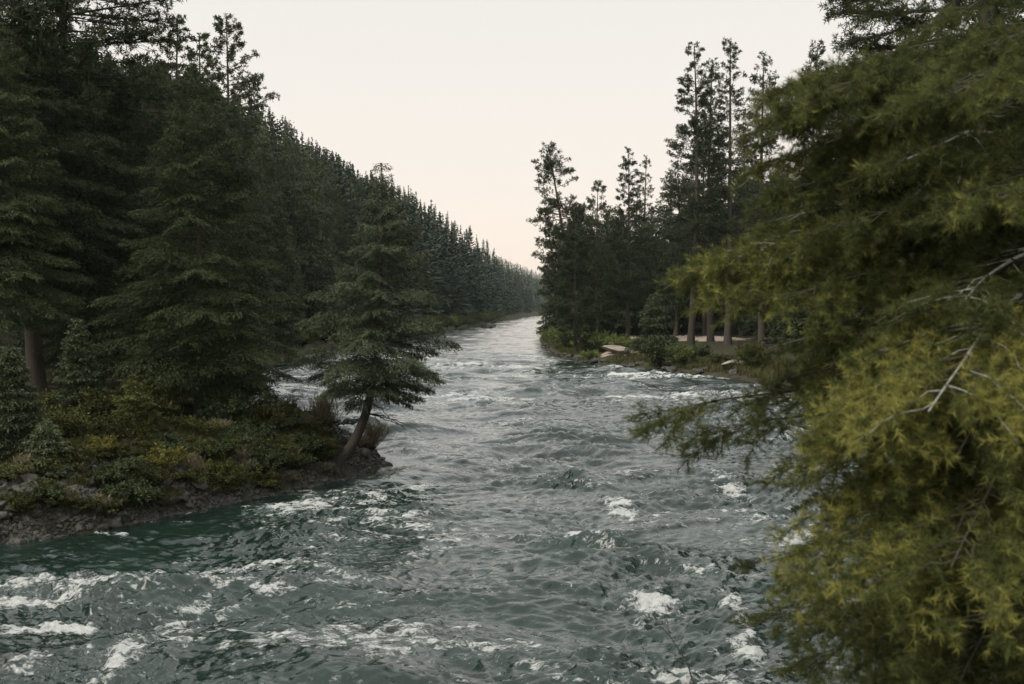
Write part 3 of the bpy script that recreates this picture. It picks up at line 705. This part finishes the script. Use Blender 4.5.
# ------------------------------------------------------------------ golden foreground fir
TX, TY = 5.0, 8.6
tz0 = gz(TX, TY)
near = link('foreground_fir', None, loc=(TX, TY, tz0 - .1))
tag(near, 'golden green fir in the foreground at right, boughs reaching over the river', 'tree')
rng = np.random.default_rng(303)
n_needles = [0]
def bough(start, tip, seed, sag=.18, dens=1.0, bare=.25, bright=.3, pale=False):
    rg = np.random.default_rng(seed)
    t = np.linspace(0, 1, 16); L = np.linalg.norm(tip - start); dirv = (tip - start) / L
    P = start + (tip - start) * t[:, None] + np.array([0, 0, 1.]) * (np.sin(t * np.pi) ** 1.0 * sag * L * .5)[:, None]
    P = P + np.stack([gradnoise(t * 3 + seed, t * 0 + k, 5) for k in range(3)], -1) * .10 * (t * (1 - t) * 4)[:, None]
    gw = Geo(); tube(gw, P, (.008 + .0050 * L) * (1 - t * .82), 6, 0 if pale else 1)
    gn = Geo()
    nsec = int(9 * L * dens) + 2; ts = bare + (1 - bare) * np.sort(rg.random(nsec)) ** .8; ts[-1] = .98; ts[-2] = .94
    hx = norm(np.cross(dirv, np.array([0, 0, 1.]))[None])[0]
    Pn, Dn, Tn = [], [], []
    for k, q in enumerate(ts):
        o = np.array([np.interp(q, t, P[:, c]) for c in range(3)])
        sd = 1 if k % 2 else -1
        l2 = min(L * (.08 + .26 * (1 - q) ** .6) * (.5 + .8 * rg.random()), .85)
        d2 = norm((dirv * (.5 + .35 * q) + hx * sd * rg.uniform(.25, 1.0) + np.array([0, 0, rg.uniform(-.22, .06)]))[None])[0]
        m = 7; u = np.linspace(0, 1, m)[:, None]
        S = o + d2 * l2 * u + np.array([0, 0, -.30 * l2]) * u ** 2 + rg.normal(size=(m, 3)) * .010
        tube(gw, S, .0052 * (1 - u[:, 0] * .7) * (.6 + l2 * .8), 4, 0 if (pale and rg.random() < .5) else 1)
        nt_ = max(4, int(l2 / .034))
        clumpT = rg.random()
        for w in range(nt_):
            uu = .25 + .75 * ((w + rg.random()) / nt_) ** .8
            o3 = np.array([np.interp(uu, u[:, 0], S[:, c]) for c in range(3)])
            l3 = (.07 + .13 * rg.random()) * (1.15 - .4 * uu)
            d3 = norm((d2 * .8 + rg.normal(size=3) * .62 + np.array([0, 0, -.12]))[None])[0]
            e3 = o3 + d3 * l3 + np.array([0, 0, -.10 * l3])
            nn = int(24 + 260 * l3)
            v = rg.random(nn)[:, None]
            Pn.append(o3 + (e3 - o3) * v)
            Dn.append(d3 * (.65 + .5 * v) + rdir(rg, nn) * 1.15)
            Tn.append(np.clip(bright - .26 + .40 * clumpT + .20 * rg.random() + (.12 + .35 * q) * v[:, 0] ** 2 + .10 * rg.random(nn), 0, 1))
    Pn = np.concatenate(Pn); Dn = np.concatenate(Dn); Tn = np.concatenate(Tn)
    needles(gn, Pn, Dn, rdir(rg, len(Pn)), .035 + .040 * rg.random(len(Pn)), .0021, Tn)
    off = np.array([TX, TY, tz0 - .1])
    for G_ in (gw, gn): G_.V = [v - off.astype(np.float32) for v in G_.V]
    n_needles[0] += len(Pn)
    b_ = link('bough', gw.mesh('bough', [M['bark_pale'], M['twig']], True), near); link('needles', gn.mesh('needles', [M['near']]), b_)
gtr = Geo(); tt = np.linspace(0, 1, 20)
tube(gtr, np.stack([.15 * np.sin(tt * 4), .1 * np.sin(tt * 3), tt * 15], -1), .26 * (1 - tt * .9) + .02, 12)
link('trunk', gtr.mesh('trunk', [M['bark']], True), near)
def tr(z): return np.array([TX, TY, z])
BO = [  # tip pixel, depth, start height above the tip (metres), sag, density, yellowness, pale limb
    (868, 14, 9.6, .7, .10, .9, .12, 0), (920, 30, 8.2, .5, .1, 1.0, .2, 0), (770, 96, 8.2, .4, .16, 1.3, .30, 1), (774, 122, 7.6, .35, .16, 1.3, .32, 0), (760, 168, 8.0, .3, .16, 1.3, .40, 1),
    (800, 100, 7.2, .4, .14, 1.2, .25, 0), (862, 70, 7.6, .35, .15, 1.1, .15, 0), (769, 222, 8.6, .22, .14, .9, .28, 1), (790, 190, 7.6, .25, .15, 1.1, .22, 0), (830, 140, 8.4, .3, .15, 1.1, .15, 0),
    (706, 268, 7.8, .05, .22, 1.25, .52, 1), (722, 292, 7.5, .10, .18, 1.1, .45, 0), (780, 300, 7.0, .05, .16, 1.3, .38, 0), (842, 225, 6.8, .2, .15, 1.1, .18, 0), (905, 160, 6.4, .25, .15, 1.1, .28, 1),
    (950, 95, 6.2, .35, .15, 1.1, .30, 0), (769, 348, 8.6, .08, .14, .8, .22, 1), (664, 412, 7.9, .12, .10, .42, .30, 0), (714, 432, 8.2, .10, .10, .45, .2, 0), (789, 378, 7.8, .12, .14, .8, .2, 0), (862, 338, 6.8, .15, .16, 1.1, .32, 0),
    (849, 462, 6.3, .1, .28, 1.25, .55, 1), (824, 478, 6.7, .1, .25, .9, .35, 0), (872, 428, 5.8, .12, .26, 1.5, .62, 0), (930, 412, 5.3, .15, .25, 1.2, .68, 1), (960, 455, 5.6, .15, .2, 1.3, .45, 0),
    (756, 566, 8.3, .3, .12, .35, .15, 0), (776, 622, 7.8, .25, .12, .4, .15, 0), (860, 560, 5.9, .12, .28, 1.25, .58, 1), (885, 590, 5.5, .12, .24, 1.15, .60, 0), (850, 632, 7.2, .2, .15, .9, .18, 0),
    (955, 570, 5.2, .15, .22, 1.3, .50, 0), (815, 672, 6.9, .2, .15, .9, .2, 0), (905, 662, 6.0, .2, .18, 1.0, .28, 0), (990, 630, 5.2, .2, .2, 1.0, .40, 0), (960, 700, 5.6, .2, .2, 1.2, .25, 0), (1010, 690, 6.4, .2, .2, 1.2, .2, 0), (910, 730, 6.2, .2, .2, 1.2, .2, 0),
    (960, 305, 6.0, .1, .2, 1.1, .28, 1), (1000, 200, 5.8, .2, .18, 1.1, .35, 0), (940, 240, 7.4, .2, .15, 1.0, .18, 0), (885, 385, 8.0, .12, .15, .9, .12, 0), (985, 520, 7.6, .2, .15, 1.0, .2, 0),
    (1010, 380, 5.8, .15, .18, 1.1, .32, 0), (990, 50, 6.8, .35, .15, 1.0, .22, 0), (1000, 130, 7.4, .3, .15, 1.0, .2, 0), (880, 500, 8.4, .2, .12, .7, .12, 0), (870, 290, 8.2, .15, .15, 1.0, .15, 0), (920, 600, 7.8, .2, .12, .9, .12, 0)]
for k, (px, py, Yd, up, sag, dens, br, pale) in enumerate(BO):
    tip = wpt(px, py, Yd); st = tr(max(tip[2] + up, tz0 + .5)) + rng.normal(size=3) * .05
    bough(st, tip, 400 + k, sag, dens, .22, br, bool(pale))
for k in range(8):                                                   # boughs on the far side
    a = rng.uniform(-1.2, 2.4); z = rng.uniform(tz0 + 1, 13); L = 3.3 * (1 - (z - 2) / 16)
    tip = tr(z) + np.array([math.cos(a) * L, math.sin(a) * L, -.5])
    bough(tr(z + .2), tip, 700 + k, .2, .8, .15, .2)

# bare sapling twig low in the foreground
gsp = Geo(); o = wpt(705, 720, 13); P = np.array([o + np.array([0, 0, -.4]), o, wpt(690, 668, 13), wpt(672, 640, 13), wpt(655, 622, 13)])
o[2] = 0
P[0][2] = gz(P[0][0], 13) - .1
tube(gsp, P, np.array([.016, .013, .009, .006, .002]), 5)
for a, b in [((672, 640), (667, 612)), ((688, 664), (676, 664)), ((663, 630), (650, 634)), ((692, 672), (700, 650)), ((680, 652), (690, 630))]:
    s0 = wpt(*a, 13); e0 = wpt(*b, 13); tube(gsp, np.linspace(s0, e0, 4), np.array([.004, .003, .002, .0015]), 4)
gsp.V = [v - np.array(P[0], np.float32) for v in gsp.V]
tag(link('bare_sapling', gsp.mesh('bare_sapling', [M['twig']]), loc=tuple(P[0])), 'thin leafless sapling twig sticking up at the bottom of the view', 'sapling')

# ------------------------------------------------------------------ shrubs
def shrub(seed, w, h, nst, nleaf, ll, lw, mat, upright=.6, wood='twig', leafy=True):
    rg = np.random.default_rng(seed); gs = Geo(); gl = Geo()
    a = rg.random(nst) * 6.283; r = w * (.25 + .75 * rg.random(nst)) ; hh = h * (.55 + .45 * rg.random(nst)) * (1 - .35 * (r / w) ** 2)
    t = np.linspace(0, 1, 6)
    P = np.stack([np.stack([np.cos(a) * r * q ** (1 + upright * .6), np.sin(a) * r * q ** (1 + upright * .6), hh * q ** .85], -1) for q in t], 1)
    P = P + rg.normal(size=P.shape) * .02 * h * t[None, :, None]
    tubes(gs, P, (.004 + .008 * h) * (1 - t * .8)[None] * np.ones((nst, 1)), 3)
    if leafy:
        b = rg.integers(nst, size=nleaf); q = .2 + .8 * rg.random(nleaf) ** .7
        base = np.stack([np.array([np.interp(qq, t, P[bb, :, c]) for bb, qq in zip(b, q)]) for c in range(3)], -1)
        Pl = base + rdir(rg, nleaf) * (w * .16) * rg.random(nleaf)[:, None]
        tint = np.clip(rg.random(nst)[b] * .5 + .5 * rg.random(nleaf), 0, 1)
        cards(gl, Pl, rdir(rg, nleaf) + np.array([0, 0, .35]), rdir(rg, nleaf) + np.array([0, 0, .6]), ll * (.6 + .8 * rg.random(nleaf)), lw, tint)
        return gl.mesh('foliage', [M[mat]]), gs.mesh('stems', [M[wood]])
    m = nst * 10; b = rg.integers(nst, size=m); q = .3 + .7 * rg.random(m)
    base = np.stack([np.array([np.interp(qq, t, P[bb, :, c]) for bb, qq in zip(b, q)]) for c in range(3)], -1)
    cards(gl, base, rdir(rg, m) * .6 + np.array([0, 0, .8]), rdir(rg, m), h * .28, .012, rg.random(m))
    return gl.mesh('twigs', [M[mat]]), gs.mesh('stems', [M[wood]])
def put_shrub(ms, px, py, Yd, label, sc=1., rz=0., group=None, sz=1., name='shrub'):
    x = (px - 512) / F * Yd; z = gz(x, Yd)
    e = link(name, None, loc=(x, Yd, max(z, -.05) - .05)); e.rotation_euler = (0, 0, rz); e.scale = (sc, sc, sc * sz)
    tag(e, label, 'shrub', group)
    link(ms[0].name.split('.')[0], ms[0], e); link('stems', ms[1], e)
S_y = shrub(1, .95, 1.15, 45, 3800, .10, .035, 'yellow'); S_o = shrub(2, 1.0, 1.3, 45, 4200, .11, .035, 'olive'); S_w = shrub(3, 1.0, 1.2, 50, 3200, .12, .022, 'willow', .9)
S_o2 = shrub(4, 1.1, 1.0, 50, 4200, .10, .03, 'olive'); S_d = shrub(5, 1.1, 1.5, 40, 4500, .12, .04, 'fir')
S_t = shrub(6, .8, 1.2, 90, 0, .1, .02, 'straw', .9, 'twig', False)
for (ms, px, Yd, sc, sz, lab) in [
    (S_y, 163, 34.0, 1.0, .95, 'bright yellow bush overhanging the water between the shoreline rocks'),
    (S_y, 203, 35.3, .55, .9, 'small yellow bush just right of the bright yellow bush'),
    (S_y, 98, 33.6, .75, 1.0, 'yellow leafed bush on the bank beside the squat young spruce'),
    (S_o, 118, 35.0, 1.0, 1.1, 'olive bush above the yellow leafed bush on the left bank'),
    (S_o, 92, 37.0, 1.2, 1.0, 'olive bush in front of the small young spruce'),
    (S_o2, 60, 34.5, 1.2, 1.0, 'low olive bush behind the squat young spruce'),
    (S_o2, 30, 36.0, 1.3, 1.2, 'low olive bush behind the tallest of the saplings'),
    (S_o, 146, 38.0, 1.3, 1.2, 'olive bush under the left boughs of the broad bank fir'),
    (S_o2, 178, 37.5, 1.0, .9, 'olive bush at the foot of the broad bank fir'),
    (S_d, 225, 39.5, 1.0, 1.2, 'dark green bush right of the foot of the broad bank fir'),
    (S_o, 246, 40.0, .95, 1.1, 'olive bush between the broad bank fir and the yellowish sapling'),
    (S_o, 287, 41.4, .8, 1.1, 'upright olive bush right of the yellowish sapling'),
    (S_o2, 262, 38.4, .8, .8, 'low olive bush above the rocks under the yellowish sapling'),
    (S_d, 305, 41.5, .7, .8, 'dark green bush left of the leaning trunk'),
    (S_t, 372, 43.2, 1.05, 1.2, 'pale leafless shrub right of the leaning trunk'),
    (S_t, 322, 42.2, 1.1, 1.4, 'grey leafless shrub just left of the leaning trunk'),
    (S_t, 356, 42.4, .7, .8, 'small leafless shrub at the foot of the leaning trunk'),
    (S_t, 288, 38.7, .8, .6, 'low tangle of bare twigs above the white water'),
    (S_o2, 5, 30.6, .8, .7, 'olive bush at the left edge of the shoreline'),
    (S_d, 240, 37.4, .7, .8, 'low dark bush among the rocks right of the yellow bushes')]:
    put_shrub(ms, px, 0, Yd, lab, sc, rng.uniform(0, 6), None, sz)
lands = [(0, 'the left edge'), (44, 'the squat young spruce'), (76, 'the small young spruce'), (118, 'the yellow leafed bush'), (163, 'the bright yellow bush'), (228, 'the largest grey boulder'), (268, 'the yellowish sapling'), (330, 'the leaning trunk')]
taken = set()
for k in range(112):
    Yd = rng.uniform(29.4, 43); x = np.interp(Yd, LP[:, 1], LP[:, 0]) - (.25 + 3.6 * rng.random() ** 1.6); p = px_of(x, Yd)
    if p < -5 or p > 335: continue
    a_, l_ = min(lands, key=lambda q: abs(q[0] - p)); kind = k % 4
    put_shrub([S_o2, S_d, S_o, S_t][kind], p, 0, Yd, '%s in the brush near %s' % (['low olive bush', 'dark green bush', 'leafy olive bush', 'tangle of bare twigs'][kind], l_), rng.uniform(.45, .85), rng.uniform(0, 6), 'brush near ' + l_, rng.uniform(.6, 1.0))
for (ms, px, Yd, sc, sz, lab) in [
    (S_w, 548, 190, 2.6, 1.0, 'willow thicket farthest out along the right bank shoreline'),
    (S_w, 556, 160, 2.6, 1.1, 'willow thicket left of the leaning pine'),
    (S_w, 566, 146, 2.8, 1.1, 'willow thicket at the tip of the right bank'),
    (S_w, 583, 134, 2.4, 1.0, 'willow thicket at the foot of the leaning pine'),
    (S_w, 602, 128, 2.8, .9, 'willow thicket right of the foot of the leaning pine'),
    (S_w, 620, 126, 2.6, .8, 'willow thicket left of the pale sand'),
    (S_w, 590, 121, 1.9, .6, 'low willow at the waterline of the right bank tip'),
    (S_w, 678, 106.5, 2.3, 1.0, 'round pale green bush by the water in the middle of the right bank'),
    (S_d, 657, 108, 2.2, 1.2, 'dark bush left of the round pale green bush'),
    (S_d, 700, 109, 1.6, .9, 'dark low bush right of the round pale green bush'),
    (S_o2, 722, 104, 1.8, .6, 'low olive bush beside the boulder at the waterline'),
    (S_o, 752, 97, 2.0, 1.1, 'olive bush at the right end of the visible bank'),
    (S_w, 640, 140, 1.6, .7, 'small willow behind the pale flat boulder')]:
    put_shrub(ms, px, 0, Yd, lab, sc, rng.uniform(0, 6), 'bushes on the right bank point', sz)
# bushes along the far left shoreline
k = 0
for Yd in np.concatenate([np.arange(66, 150, 8), np.arange(150, 470, 7)]):
    xl = np.interp(Yd, LP[:, 1], LP[:, 0]) - rng.uniform(.2, 1.0)
    put_shrub([S_o, S_d, S_w, S_o2][k % 4], px_of(xl, Yd), 0, Yd, 'rounded bush at the water edge below the left forest', rng.uniform(1.6, 2.4) * (1 + (Yd - 60) / 500), rng.uniform(0, 6), 'bushes along the far left shoreline', rng.uniform(.7, 1.1)); k += 1

# young fir on the right bank in front of the sand
x, z0, Ht = base_top(655, 116, 292)
plant_tree('fir_tree', fir(66, Ht, 2.6, 90, 7000, .4, .07, M['fir_dark'], M['bark'], base=.12, power=.7), x, 116, 'small dark fir standing alone before the pale sand on the right bank', 'tree')

# ------------------------------------------------------------------ rocks and driftwood
def rock_mesh(seed, mat, flat=.6):
    import bmesh
    bm = bmesh.new(); bmesh.ops.create_icosphere(bm, subdivisions=4, radius=.5)
    rg = np.random.default_rng(seed); pl = [(Vector(rdir(rg, 1)[0]), rg.uniform(.26, .42)) for _ in range(11)]
    for v in bm.verts:
        for n_, d_ in pl:
            e_ = v.co.dot(n_) - d_
            if e_ > 0: v.co -= n_ * e_ * .9
        q = v.co * 3
        v.co *= 1 + .10 * float(gradnoise(q.x + seed, q.y + q.z)) + .05 * float(gradnoise(q.x * 3 + q.z * 2, q.y * 3 + seed))
        v.co.z *= flat
    me = bpy.data.meshes.new('rock'); bm.to_mesh(me); bm.free(); me.materials.append(mat)
    me.polygons.foreach_set('use_smooth', np.ones(len(me.polygons), bool))
    return me
RM = [rock_mesh(k, M['rock'], (.6, .75, .5, .65, .8)[k % 5]) for k in range(7)]; RPALE = [rock_mesh(20 + k, M['rock_pale'], .3) for k in range(2)]
def rock(me, x, y, size, label, group=None, sink=.3, name='rock', zz=None):
    o = link(name, me); s3 = size * rng.uniform(.85, 1.15, 3)
    z = max(gz(x, y), -.25 * size) if zz is None else zz
    o.location = (x, y, z + size * (.25 - sink * .5)); o.scale = tuple(s3); o.rotation_euler = (rng.uniform(-.3, .3), rng.uniform(-.3, .3), rng.uniform(0, 6.28))
    return tag(o, label, 'rock', group)
for (px, Yd, size, lab) in [(228, 36.6, .75, 'largest grey boulder on the left bank slope right of the yellow bushes'), (22, 30.3, .9, 'large dark boulder at the waterline near the left edge'),
                            (68, 31.1, .6, 'grey boulder below the squat young spruce'), (262, 39.2, .5, 'grey boulder under the yellowish sapling'), (300, 40.0, .45, 'grey boulder left of the base of the leaning fir')]:
    rock(RM[rng.integers(7)], (px - 512) / F * Yd, Yd, size, lab, name='boulder')
for (px, Yd, size, lab) in [(622, 122, 4.6, 'pale flat boulder at the waterline of the right bank'), (735, 99, 3.6, 'pale grey boulder at the right end of the visible bank')]:
    rock(RPALE[rng.integers(2)], (px - 512) / F * Yd, Yd, size, lab, name='boulder')
seg = [(p, q) for p, q in zip(LP[3:11], LP[4:12])]
marks = [(0, 'the picture edge'), (44, 'the squat young spruce'), (98, 'the yellow leafed bush'), (163, 'the bright yellow bush'), (228, 'the largest grey boulder'), (268, 'the yellowish sapling'), (330, 'the leaning trunk'), (370, 'the pale leafless shrub')]
for k in range(190):
    p, q = seg[rng.choice(len(seg), p=[.14, .2, .14, .14, .12, .12, .08, .06])]; f = rng.random(); c = p + (q - p) * f
    n_ = np.array([-(q - p)[1], (q - p)[0]]); n_ = n_ / np.linalg.norm(n_)
    o_ = c + n_ * rng.uniform(-.15, 1.5)
    if not in_view(o_[0], o_[1], .0): continue
    sz_ = rng.choice([.22, .36, .5, .75], p=[.38, .3, .22, .1]); l_ = min(marks, key=lambda q: abs(q[0] - px_of(o_[0], o_[1])))[1]
    w_ = {.22: 'small', .36: 'medium-small', .5: 'mid-sized', .75: 'large'}[float(sz_)]
    rock(RM[rng.integers(7)], o_[0], o_[1], sz_, '%s grey rock at the left water edge below %s' % (w_, l_), '%s rocks at the left water edge below %s' % (w_, l_))
for k in range(45):
    Yd = rng.uniform(33, 40); c = np.interp(Yd, LP[:, 1], LP[:, 0]) - rng.uniform(1.6, 4.2)
    rock(RM[rng.integers(7)], c, Yd, rng.uniform(.18, .4), 'small stone lying on the bare earth slope of the left bank', 'stones on the left bank slope')
rr = [(RP[a], RP[a + 1]) for a in range(10, 17)]
for k in range(46):
    p, q = rr[rng.integers(len(rr))]; c = p + (q - p) * rng.random()
    rock(RM[rng.integers(7)], c[0] + rng.uniform(-.2, 1.2), c[1] + rng.uniform(-.3, .8), rng.uniform(.5, 1.3), 'dark rock at the water edge of the right bank point', 'rocks along the right water edge')
x, y = (487 - 512) / F * 300, 300
rock(RM[1], x, y, 4.5, 'dark rock breaking the far water surface left of the bend', name='boulder', zz=-.4)
def log(p0, p1, r0, r1, label, mat='wood', name='log'):
    g = Geo(); t = np.linspace(0, 1, 9); P = np.array(p0) + (np.array(p1) - np.array(p0)) * t[:, None]
    P += rng.normal(size=P.shape) * .015; rad_ = r0 + (r1 - r0) * t; rad_[0] *= .9
    tube(g, P, rad_, 9); c0 = np.array(P[0])
    for e_, s_ in ((0, 1), (-1, -1)):
        th = np.arange(9) * 2 * np.pi / 9; Vv = g.V[0][:9] if e_ == 0 else g.V[0][-9:]
        g.add(np.vstack([Vv, P[e_]]), np.stack([np.arange(9), (np.arange(9) + 1) % 9, np.full(9, 9)], -1))
    g.V = [v - c0.astype(np.float32) for v in g.V]
    return tag(link(name, g.mesh(name, [M[mat]], False), loc=tuple(c0)), label, 'log')
def gp(px, Yd, dz=.08): 
    x = (px - 512) / F * Yd; return (x, Yd, gz(x, Yd) + dz)
log(gp(157, 36.6), gp(170, 36.1), .10, .08, 'pale broken log on the left bank slope, upper of the two')
log(gp(158, 36.0), gp(171, 35.7), .09, .07, 'pale broken log on the left bank slope, lower of the two')
log(gp(130, 36.8), gp(153, 37.2), .07, .05, 'thin grey log lying on the left bank behind the broken logs')
log(gp(630, 121, .3), gp(668, 119, .3), .22, .14, 'pale fallen log on the sand of the right bank')
log((-9.5, 322, .1), (-5.2, 318, .5), .45, .25, 'dark driftwood log stranded at the far left of the bend', 'bark')
patch('sand_patch', 24.5, 160, 6.5, 16, M['sand'], .08, 3); patch('sand_patch', 15.2, 148, 3.0, 10, M['sand'], .08, 4); patch('sand_patch', 30.5, 150, 5, 10, M['sand'], .08, 6)
patch('gravel_bar', 14.0, 124, 3.4, 5, M['sand'], .10, 7)

# ------------------------------------------------------------------ undergrowth
def gravel(name, n, label):
    import bmesh
    bm = bmesh.new(); bmesh.ops.create_icosphere(bm, subdivisions=1, radius=.5); bm.verts.ensure_lookup_table()
    V0 = np.array([v.co[:] for v in bm.verts]); F0 = np.array([[v.index for v in f.verts] for f in bm.faces]); bm.free()
    rg = np.random.default_rng(66); y = rg.uniform(28.5, 46, n * 2); x = np.interp(y, LP[:, 1], LP[:, 0]) - rg.random(n * 2) ** 2 * 4.5 + .15
    ok = np.abs(x / y) < .56; x = x[ok][:n]; y = y[ok][:n]; m = len(x); z = ground(x, y)
    sz = .05 + .16 * rg.random(m) ** 3
    V = V0[None] * (1 + .35 * rg.normal(size=(m, len(V0), 1)).clip(-1, 1)) * sz[:, None, None] * rg.uniform(.6, 1.3, (m, 1, 3)) + np.stack([x, y, z + sz * .12], -1)[:, None]
    g = Geo(); g.add(V.reshape(-1, 3), (F0[None] + (np.arange(m) * len(V0))[:, None, None]).reshape(-1, 3))
    tag(link(name, g.mesh(name, [M['rock']])), label, 'gravel', kind='stuff')
for k, (px, Yd, sc, sz) in enumerate([(228, 37.6, .6, .7), (244, 38.1, .55, .6), (262, 38.6, .6, .6), (276, 39.0, .5, .7), (292, 39.4, .6, .6), (308, 39.8, .55, .6), (322, 40.4, .5, .6), (350, 42.0, .55, .6), (212, 36.9, .5, .6), (190, 36.2, .5, .6)]):
    put_shrub([S_d, S_t, S_o2, S_t][k % 4], px, 0, Yd, ['dark bush', 'bare twiggy shrub', 'olive bush', 'bare twiggy shrub'][k % 4] + ' rooted among the rocks at the water edge left of the leaning trunk', sc, rng.uniform(0, 6), 'scrub on the rocks left of the leaning trunk', sz)
gravel('gravel', 18000, 'loose stones and gravel strewn over the left bank')
def undergrowth(name, y0, y1, want, n, smin, smax, hgt, label):
    rg = np.random.default_rng(55); y = rg.uniform(y0, y1, n * 3)
    pol = LP if want < 0 else RP
    x = np.interp(y, pol[:, 1], pol[:, 0]) + want * rg.uniform(smin, smax, n * 3)
    s_, sd = plan(x, y); dn = gradnoise(x * .5, y * .5, 91)
    ok = (sd == want) & (s_ > smin) & (np.abs(x / y) < .62) & (dn > -.08) & (((x - 14.0) / 3.6) ** 2 + ((y - 124) / 5.5) ** 2 > 1) & (((x - 24.5) / 7.5) ** 2 + ((y - 160) / 18) ** 2 > 1); x, y, s_, dn = [v[ok][:n] for v in (x, y, s_, dn)]
    z = ground(x, y); m = len(x); h = hgt * (.4 + rg.random(m)) * (1 + dn)
    P = np.stack([x, y, z - .02], -1); D = rdir(rg, m) * .6 + np.array([0, 0, 1.])
    g = Geo(); cards(g, P, D, rdir(rg, m), h, h * .06 + .004, np.clip(.5 + dn + .5 * (rg.random(m) - .5), 0, 1), at=.35)
    tag(link(name, g.mesh(name, [M['grass']])), label, 'grass', kind='stuff')
undergrowth('grass', 28, 50, -1, 90000, 1.0, 9, .26, 'dry grass and low growth on the left bank')
undergrowth('grass', 82, 200, 1, 50000, .6, 9, .45, 'rough grass and low growth on the right bank point')

# ------------------------------------------------------------------ haze
import bmesh
bm = bmesh.new(); bmesh.ops.create_cube(bm, size=1)
hz = bpy.data.meshes.new('haze'); bm.to_mesh(hz); bm.free()
ho = link('haze', hz); ho.scale = (3100, 3500, 103.0); ho.location = (0, 1300, 103.0 / 2 - 3.6)
hm = bpy.data.materials.new('haze_air'); hm.use_nodes = True; t = hm.node_tree; t.nodes.clear()
out = t.nodes.new('ShaderNodeOutputMaterial'); pv = t.nodes.new('ShaderNodeVolumePrincipled')
pv.inputs['Color'].default_value = (.80, .93, .88, 1); pv.inputs['Density'].default_value = .00009; pv.inputs['Anisotropy'].default_value = 0
t.links.new(pv.outputs[0], out.inputs['Volume']); hz.materials.append(hm)
tag(ho, 'thin evening haze filling the valley', 'haze', kind='stuff')
